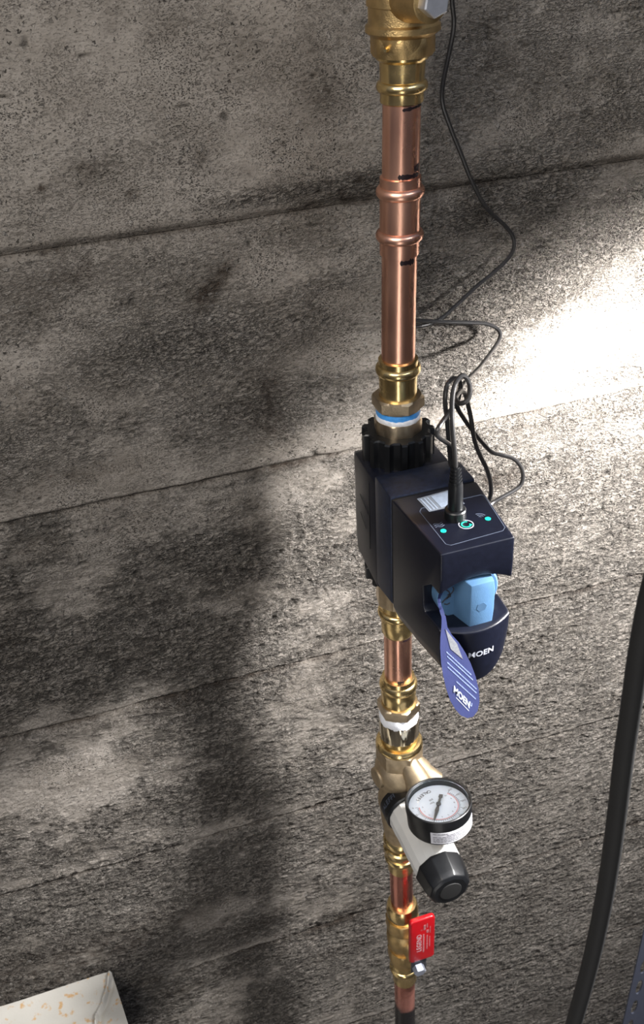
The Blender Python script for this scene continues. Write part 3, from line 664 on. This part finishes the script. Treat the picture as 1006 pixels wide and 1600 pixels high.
# lower union of the regulator
part('lower_union', lathe([(.640, .0190), (.637, .0210), (.630, .0212), (.627, .0195), (.622, .0192), (.620, .0212), (.612, .0212), (.609, .0195)]), BRASS, G)
t = thing('press_adapter', 'small brass press end right below the pressure regulator', 'fitting', (ax(.6), PY, .577))
part('sleeve', lathe([(.612, .0175), (.606, .0180)] + bead(.600, .0175, .0203, .010) + [(.593, .0170), (.583, .0163), (.5775, .0162), (.5765, .0148)]), BRASS, t)
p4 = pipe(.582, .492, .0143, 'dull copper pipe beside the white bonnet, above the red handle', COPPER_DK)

# ---------------------------------------------------------------- pressure gauge, facing up
ga = math.radians(9)
Q = thing('pressure_gauge', 'round black pressure gauge with a white dial facing up', 'gauge', (.0085, -.1860, .7955), (-ga, 0, 0))
RG = .0350
def gl(prof, m, name, parent, n=56, cap=True, label=None):
    bm = bmesh.new(); rings = [[bm.verts.new((r * math.cos(2 * math.pi * k / n), r * math.sin(2 * math.pi * k / n), z)) for k in range(n)] for z, r in prof]
    for a, b in zip(rings, rings[1:]):
        for k in range(n): bm.faces.new((a[k], a[(k + 1) % n], b[(k + 1) % n], b[k]))
    bm.faces.new(rings[0]); bm.faces.new(rings[-1][::-1])
    return part(name, bm, m, parent, world=False, label=label)
gl([(-.0090, .0318), (-.0002, .0325), (.0004, .0332), (.0006, .0342), (0, RG), (-.0095, RG), (-.0100, RG - .0006), (-.0106, RG - .0006), (-.0285, RG - .0012), (-.0315, RG - .003), (-.0322, RG - .006)], BLACK, 'gauge_case', Q)
dl = gl([(-.0080, .0314), (-.0089, .0314)], DIAL, 'dial', Q)
gl([(-.0010, .0322), (-.0022, .0322)], GL, 'lens', Q)
gl([(-.0318, .010), (-.0440, .009)], BRASS, 'stem', Q)
fg = plane_frame((0, 0, -.00795), (1, 0, 0), (0, 1, 0), (0, 0, 1))
arc = lambda rr, a0, a1, n=40: [(rr * math.cos(math.radians(a)), rr * math.sin(math.radians(a))) for a in np.linspace(a0, a1, n)]
part('scale_arc', ribbon(arc(.0205, 165, 400), .0007, fg, .0001), REDP, dl, world=False); part('scale_arc', ribbon(arc(.0218, 165, 400), .0004, fg, .0001), GREYP, dl, world=False)
tk = bmesh.new()
for i in range(41):
    a = math.radians(165 + 235 * i / 40); r0, r1 = (.0220, .0248) if i % 4 == 0 else (.0220, .0234)
    ribbon([(r0 * math.cos(a), r0 * math.sin(a)), (r1 * math.cos(a), r1 * math.sin(a))], .0004, fg, .0001, bm=tk)
part('tick_mark', tk, GREYP, dl, world=False)
nb = bmesh.new()
for i in range(11):
    a = math.radians(165 + 235 * i / 10)
    for rr, sz, sstr in ((.0272, .0034, str(i * 20)), (.0170, .0028, str(i))):
        c0 = (rr * math.cos(a), rr * math.sin(a)); th_ = math.radians(190)
        text_bm(sstr, sz, (lambda c0, th_: lambda x, y, h: fg(c0[0] + x * math.cos(th_) - y * math.sin(th_), c0[1] + x * math.sin(th_) + y * math.cos(th_), h))(c0, th_), th=.0001, bm=nb)
part('dial_number', nb, GREYP, dl, world=False, smooth=False)
cb = bmesh.new()
for i, ch in enumerate('CALEFFI'):
    a = math.radians(92 + 7.5 * i); rr = .0235; th_ = a + math.radians(90) 
    text_bm(ch, .0055, (lambda a, th_: lambda x, y, h: fg(rr * math.cos(a) + x * math.cos(th_) - y * math.sin(th_), rr * math.sin(a) + x * math.sin(th_) + y * math.cos(th_), h))(a, th_), bold=.02, th=.0001, bm=cb)
th0 = math.radians(190)
rotf = lambda ox, oy: (lambda x, y, h: fg(ox + x * math.cos(th0) - y * math.sin(th0), oy + x * math.sin(th0) + y * math.cos(th0), h))
text_bm('psi', .0042, rotf(-.004, .0105), th=.0001, bm=cb); text_bm('bar', .0042, rotf(-.005, .0060), th=.0001, bm=cb)
part('dial_lettering', cb, GREYP, dl, world=False, smooth=False)
nd = bmesh.new(); f3 = plane_frame((0, 0, -.0062), (1, 0, 0), (0, 1, 0), (0, 0, 1)); an = math.radians(-124)
rt = lambda x, y: (x * math.cos(an) - y * math.sin(an), x * math.sin(an) + y * math.cos(an))
poly([rt(*p) for p in ((.004, .0014), (.009, .0022), (.024, .0008), (.0245, 0), (.024, -.0008), (.009, -.0022), (.004, -.0014), (-.010, -.0012), (-.0105, -.0022), (-.015, -.0020), (-.015, .0020), (-.0105, .0022), (-.010, .0012))], f3, .0004, bm=nd)
poly(circ2(0, 0, .0026), f3, .0014, bm=nd)
part('needle', nd, NEEDLE, dl, world=False)
lb = stroke('paper_label', -.0205, .0145, -38, 60, RG - .0008, Q, PAPER, rough=False, cx=0, frame=1, th=.0004)
for j, (z, a0, a1) in enumerate(((-.0150, -34, -8), (-.0170, -10, 52), (-.0190, -34, 20), (-.0211, -34, 55), (-.0232, -34, 55), (-.0252, -34, 50))):
    rnd = rs(j + 30); a = a0
    while a < a1:
        b_ = min(a1, a + 3 + 6 * rnd.rand()); stroke('print_line', z, .0006, a, b_, RG - .0004, lb, GREYP, rough=False, cx=0, frame=1, th=.0002, n=3); a = b_ + 1.2

# ---------------------------------------------------------------- lower ball valve with red handle
V = thing('ball_valve', 'small brass ball valve with a red handle near the bottom of the pipe', 'valve', (ax(.4), PY, .33))
part('press_end', lathe([(.5045, .0150), (.5040, .0182), (.500, .0196), (.490, .0208), (.483, .0204), (.478, .0182), (.470, .0178)]), BRASS, V)
part('valve_body', lathe([(.474, .0178), (.468, .0195), (.455, .0200), (.450, .0185), (.446, .0210), (.436, .0218), (.424, .0214), (.416, .0195), (.412, .0180), (.404, .0185), (.392, .0186), (.380, .0175), (.372, .0172)]), BRASS_C, V)
part('press_end', lathe([(.374, .0172), (.368, .0182)] + bead(.360, .0176, .0200, .011) + [(.352, .0170), (.338, .0164), (.331, .0162), (.330, .0148)]), BRASS, V)
part('body_hex', hexnut(.4545, .4760, .0222, .0020, 8, .3), BRASS_C, V); part('body_hex', hexnut(.3860, .4080, .0215, .0020, 8, .3), BRASS_C, V)
part('stem_boss', cyl_dir((.004, -.112, .432), (.006, -.136, .430), 0, n=24, prof=[(0, .0115), (.020, .0105), (.024, .0095)]), BRASS_C, V)
Hn = bmesh.new(); fh = plane_frame((0, -.1395, 0), (1, 0, 0), (0, 0, 1), (0, -1, 0))
oh = rrect(-.0065, .0272, .4400, .5270, .0050, 5)
H = part('handle', poly(oh, fh, .0068, bm=Hn), RED, V, bevel=.0020, seg=3)
part('handle_plate', box(-.003, .018, -.1425, -.1405, .4120, .446), mat('dark_steel', (.10, .10, .11), .8, .5, .1), V, bevel=.0006)
part('stem_nut', cyl_dir((.0060, -.1425, .4225), (.0062, -.1520, .4215), 0, n=6, prof=[(0, .0080), (.008, .0080), (.0092, .0072)]), mat('dull_steel', (.30, .32, .38), .6, .55, .1), V)
fp_ = lambda u, v: (lambda a, b, h: fh(u - b, v + a, .0068 + h))
part('handle_lettering', text_bm('LEGEND', .0092, fp_(.0060, .4800), bold=.005, th=.0002, spacing=1.1), mat('handle_print', (.50, .42, .45), 0, .5, .1), H, smooth=False, label='white lettering')
part('handle_fine_print', (lambda b: [text_bm('o', .0050, fp_(.0085, .5060), th=.0002, bm=b)] and b)(bmesh.new()), FADE, H, smooth=False)
fpb = bmesh.new(); rnd = rs(8)
for u, v0, v1, hh in ((.0118, .458, .496, .0020), (.0165, .462, .492, .0014), (.0200, .466, .488, .0011), (.0170, .497, .503, .0030), (.0205, .495, .509, .0008), (.0130, .505, .515, .0028), (.0165, .508, .516, .0012)):
    v = v0
    while v < v1:
        e_ = min(v1, v + .0015 + .003 * rnd.rand()); poly([(u - hh / 2, v), (u + hh / 2, v), (u + hh / 2, e_), (u - hh / 2, e_)], fh, .0002, bm=fpb, h0=.0068); v = e_ + .0007
part('handle_fine_print', fpb, FADE, H, smooth=False)
p5 = pipe(.336, -.62, .0143, 'lowest copper pipe, black below the red handled valve', black_below(.300))

# ---------------------------------------------------------------- power cord
W3 = lambda L: [at(*p) for p in L]
path = W3([(704, -60, -.020), (706, 0, -.020), (709, 40, -.016), (700, 90, -.013), (692, 130, -.012), (691, 160, -.012), (702, 195, -.012), (720, 240, -.012), (738, 285, -.012), (760, 325, -.012),
           (788, 352, -.012), (802, 372, -.012), (800, 395, -.012), (778, 420, -.012), (745, 447, -.014), (715, 475, -.016), (690, 497, -.020), (665, 508, -.024), (645, 511, -.030), (625, 510, -.042), (618, 505, -.046), (630, 501, -.040),
           (652, 501, -.030), (690, 503, -.022), (730, 504, -.016), (760, 506, -.015), (779, 516, -.018), (780, 530, -.024), (766, 552, -.045), (748, 575, -.075), (731, 592, -.105), (721, 606, -.130), (712, 630, -.160), (701, 645, -.178),
           (687, 665, -.190), (682, 677, -.192), (688, 685, -.190), (700, 693, -.182), (707, 700, -.174), (709, 715, -.160), (704, 726, -.152), (703, 712, -.154), (701, 690, -.162), (698, 652, -.172), (695.5, 633, -.176), (696, 614, -.178),
           (700, 599, -.176), (710, 591, -.170), (719, 597, -.166), (718, 615, -.166), (714, 634, -.166), (724, 653, -.162), (740, 675, -.156), (753, 691, -.150), (768, 706, -.145), (785, 711, -.140), (801, 716, -.138), (812, 727, -.138),
           (817, 742, -.138), (814, 757, -.140), (802, 767, -.142), (784, 777, -.144), (769, 786, -.146), (762, 791, -.150), (764, 782, -.154), (767, 770, -.156), (766, 752, -.158), (760, 732, -.160), (752, 716, -.160), (745, 700, -.160),
           (740, 682, -.162), (736, 655, -.164), (731, 632, -.166), (726, 614, -.172), (718, 612, -.180), (712, 622, -.192), (717, 630, -.204), (725, 629, -.208), (732, 622, -.208), (734, 608, -.206), (731, 594, -.204), (722, 587, -.204), (712, 598, -.206),
           (707, 618, -.210), (706, 642, -.214), (707, 672, -.219), (710, 705, -.222), (712, 735, -.2225)])
KC = thing('power_cord', 'thin black power cord looping down the wall into the device', 'cord', tuple(path[0]))
part('cable', tube(spline(path, 6), .00195, 10), CORD, KC)
pb = Vector((-.0002, -.2225, ZT)); pt_ = at(712, 733, -.2225)
PL = part('plug', cyl_dir(pb, pt_, 0, n=28, prof=[(.0001, .0088), (.0075, .0088), (.0085, .0080), (.0090, .0062), (.0310, .0058), (.0330, .0054)]), BLACK, KC)
sr = [(.0325, .0052)]
for i in range(5):
    z = .0332 + .0030 * i; q = .0053 - .0003 * i; sr += [(z, q), (z + .0019, q), (z + .0020, q - .0010), (z + .0029, q - .0010)]
part('strain_relief', cyl_dir(pb, pt_, 0, n=20, prof=sr), BLACK, PL)

# ---------------------------------------------------------------- hose in front on the right
hp = [at(x, y, -.50) for x, y in ((1062, 780), (1036, 860), (1016, 930), (1000, 1010), (988, 1090), (975, 1180), (964, 1270), (953, 1350), (939, 1430), (921, 1510), (899, 1590), (873, 1680), (845, 1780))]
hp += [Vector((hp[-1].x - .05 * i - .03, -.50, hp[-1].z - .11 * i - .1)) for i in range(0, 10)]
ho = part('hose', tube(spline(hp, 8), .0058, 18), HOSE); ho['label'] = 'thick black hose hanging out of focus at the right edge'; ho['category'] = 'hose'

# ---------------------------------------------------------------- slotted metal upright, lower right
YS = -.16
e0 = at(989, 1531, YS); scale = 1.0
A = thing('slotted_upright', 'slate blue slotted metal upright at the lower right corner', 'upright', (e0.x, YS, -.62))
xl = e0.x; xr = xl + .040; hx = xl + .0140; hw_, hh_ = .0052, .0190; pitch = .0540; zt_, zb_ = .42, -.62
bm = bmesh.new(); th = .0022; zc0 = at(998, 1571, YS).z
centers = [zc0 + pitch * i for i in range(-30, 30) if zb_ + .02 < zc0 + pitch * i < zt_ - .02]
ring = [(hw_ * math.cos(a), hh_ * math.sin(a)) for a in np.linspace(0, 2 * math.pi, 17)[:-1]]
for col_x in (hx,):
    for cz in centers:
        a, b = cz - pitch / 2, cz + pitch / 2
        cell = [(xr, cz), (xr, cz + pitch / 4), (xr, b), ((xr + hx) / 2, b), (hx, b), ((xl + hx) / 2, b), (xl, b), (xl, cz + pitch / 4), (xl, cz), (xl, cz - pitch / 4), (xl, a), ((xl + hx) / 2, a), (hx, a), ((xr + hx) / 2, a), (xr, a), (xr, cz - pitch / 4)]
        for y, sgn in ((YS, 1), (YS + th, -1)):
            o1 = [bm.verts.new((x, y, z)) for x, z in cell]; i1 = [bm.verts.new((hx + u, y, cz + v)) for u, v in ring]
            for k in range(16): bm.faces.new((o1[k], o1[(k + 1) % 16], i1[(k + 1) % 16], i1[k]))
            if y == YS: fi = i1
            else:
                for k in range(16): bm.faces.new((fi[k], fi[(k + 1) % 16], i1[(k + 1) % 16], i1[k]))
zmin, zmax = centers[0] - pitch / 2, centers[-1] + pitch / 2
for x in (xl, ):
    v = [bm.verts.new(p) for p in ((x, YS, zmin), (x, YS + th, zmin), (x, YS + th, zmax), (x, YS, zmax))]; bm.faces.new(v)
box(xl, xr, YS, YS + th, -.62, zmin, bm); box(xl, xr, YS, YS + th, zmax, zt_, bm)
part('slotted_face', bm, PAINT, A, smooth=False)
part('side_flange', box(xr - th, xr, YS + th, YS + .012, -.62, zt_), PAINT, A, smooth=False)

# ---------------------------------------------------------------- white carton, lower left
def carton_mat():
    m = mat('white_carton_board', (.43, .415, .375), 0, .62, .05, 30, .15, 300); n = m.node_tree; b = n.nodes['Principled BSDF']; L = n.links.new
    src = b.inputs['Base Color'].links[0].from_socket
    t = n.nodes.new('ShaderNodeTexCoord'); no = n.nodes.new('ShaderNodeTexNoise'); no.inputs['Scale'].default_value = 95; no.inputs['Detail'].default_value = 3; L(t.outputs['Object'], no.inputs['Vector'])
    r = n.nodes.new('ShaderNodeMapRange'); r.inputs[1].default_value = .59; r.inputs[2].default_value = .68; L(no.outputs[0], r.inputs[0])
    mx = n.nodes.new('ShaderNodeMix'); mx.data_type = 'RGBA'; mx.inputs['B'].default_value = (.42, .27, .13, 1)
    L(r.outputs[0], mx.inputs['Factor']); L(src, mx.inputs['A']); L(mx.outputs['Result'], b.inputs['Base Color']); return m
CM = carton_mat()
zc = .4085; c0 = Vector((-.3727, -.004, zc))
B = thing('carton', 'white carton with brown spots and a creased corner, lower left', 'carton', (-.45, -.1, -.62))
# top surface as a fine grid with a crumpled crease running in from the corner
bm = bmesh.new(); NXc, NYc = 150, 80; exl = Vector((-1, 0, 0)); eyl = Vector((.125, -1, 0)).normalized(); W_, Dp = .30, .26
cr0 = Vector((.000, .000)); crease = [(.002, .0), (.009, .018), (.022, .042), (.034, .055), (.037, .066), (.044, .085), (.050, .12)]
def cdist(s, q):
    xs_ = np.interp(q, [c[1] for c in crease], [c[0] for c in crease]); return s - xs_
grid = []
for j in range(NYc + 1):
    row = []
    for i in range(NXc + 1):
        s = W_ * (i / NXc) ** 1.8; q = Dp * (j / NYc) ** 1.3; d = cdist(s, q)
        h = .0055 * math.exp(-(d / .0022) ** 2) * (1 if q < .12 else max(0, 1 - (q - .12) / .05)) - (.0040 * math.exp(-((d + .005) / .004) ** 2)) + .0008 * math.sin(q * 190 + s * 60) * math.exp(-(d / .02) ** 2)
        h += -.004 * math.exp(-(s / .004) ** 2) * math.exp(-(q / .01) ** 2) + .0008 * math.sin(s * 41) * math.sin(q * 27 + 1)
        p = c0 + exl * s + eyl * q + Vector((0, 0, h)); row.append(bm.verts.new(p))
    grid.append(row)
for j in range(NYc):
    for i in range(NXc): bm.faces.new((grid[j][i], grid[j][i + 1], grid[j + 1][i + 1], grid[j + 1][i]))
rim = [grid[0][i] for i in range(NXc + 1)] + [grid[j][NXc] for j in range(1, NYc + 1)] + [grid[NYc][i] for i in range(NXc - 1, -1, -1)] + [grid[j][0] for j in range(NYc - 1, 0, -1)]
low = [bm.verts.new((v.co.x, v.co.y, zc - .006)) for v in rim]
for k in range(len(rim)): bm.faces.new((rim[k], low[k], low[(k + 1) % len(rim)], rim[(k + 1) % len(rim)]))
part('top_flap', bm, CM, B, angle=70)
bm = bmesh.new(); cs = [c0, c0 + exl * W_, c0 + exl * W_ + eyl * Dp, c0 + eyl * Dp]
a_ = [bm.verts.new((p.x + (-.0008 if i in (0, 3) else .0008), p.y, zc - .0055)) for i, p in enumerate(cs)]; b_ = [bm.verts.new((p.x, p.y, -.62)) for p in cs]
for k in range(4): bm.faces.new((a_[k], a_[(k + 1) % 4], b_[(k + 1) % 4], b_[k]))
bm.faces.new(a_); bm.faces.new(b_[::-1]); part('carton_side', bm, CM, B, smooth=False)
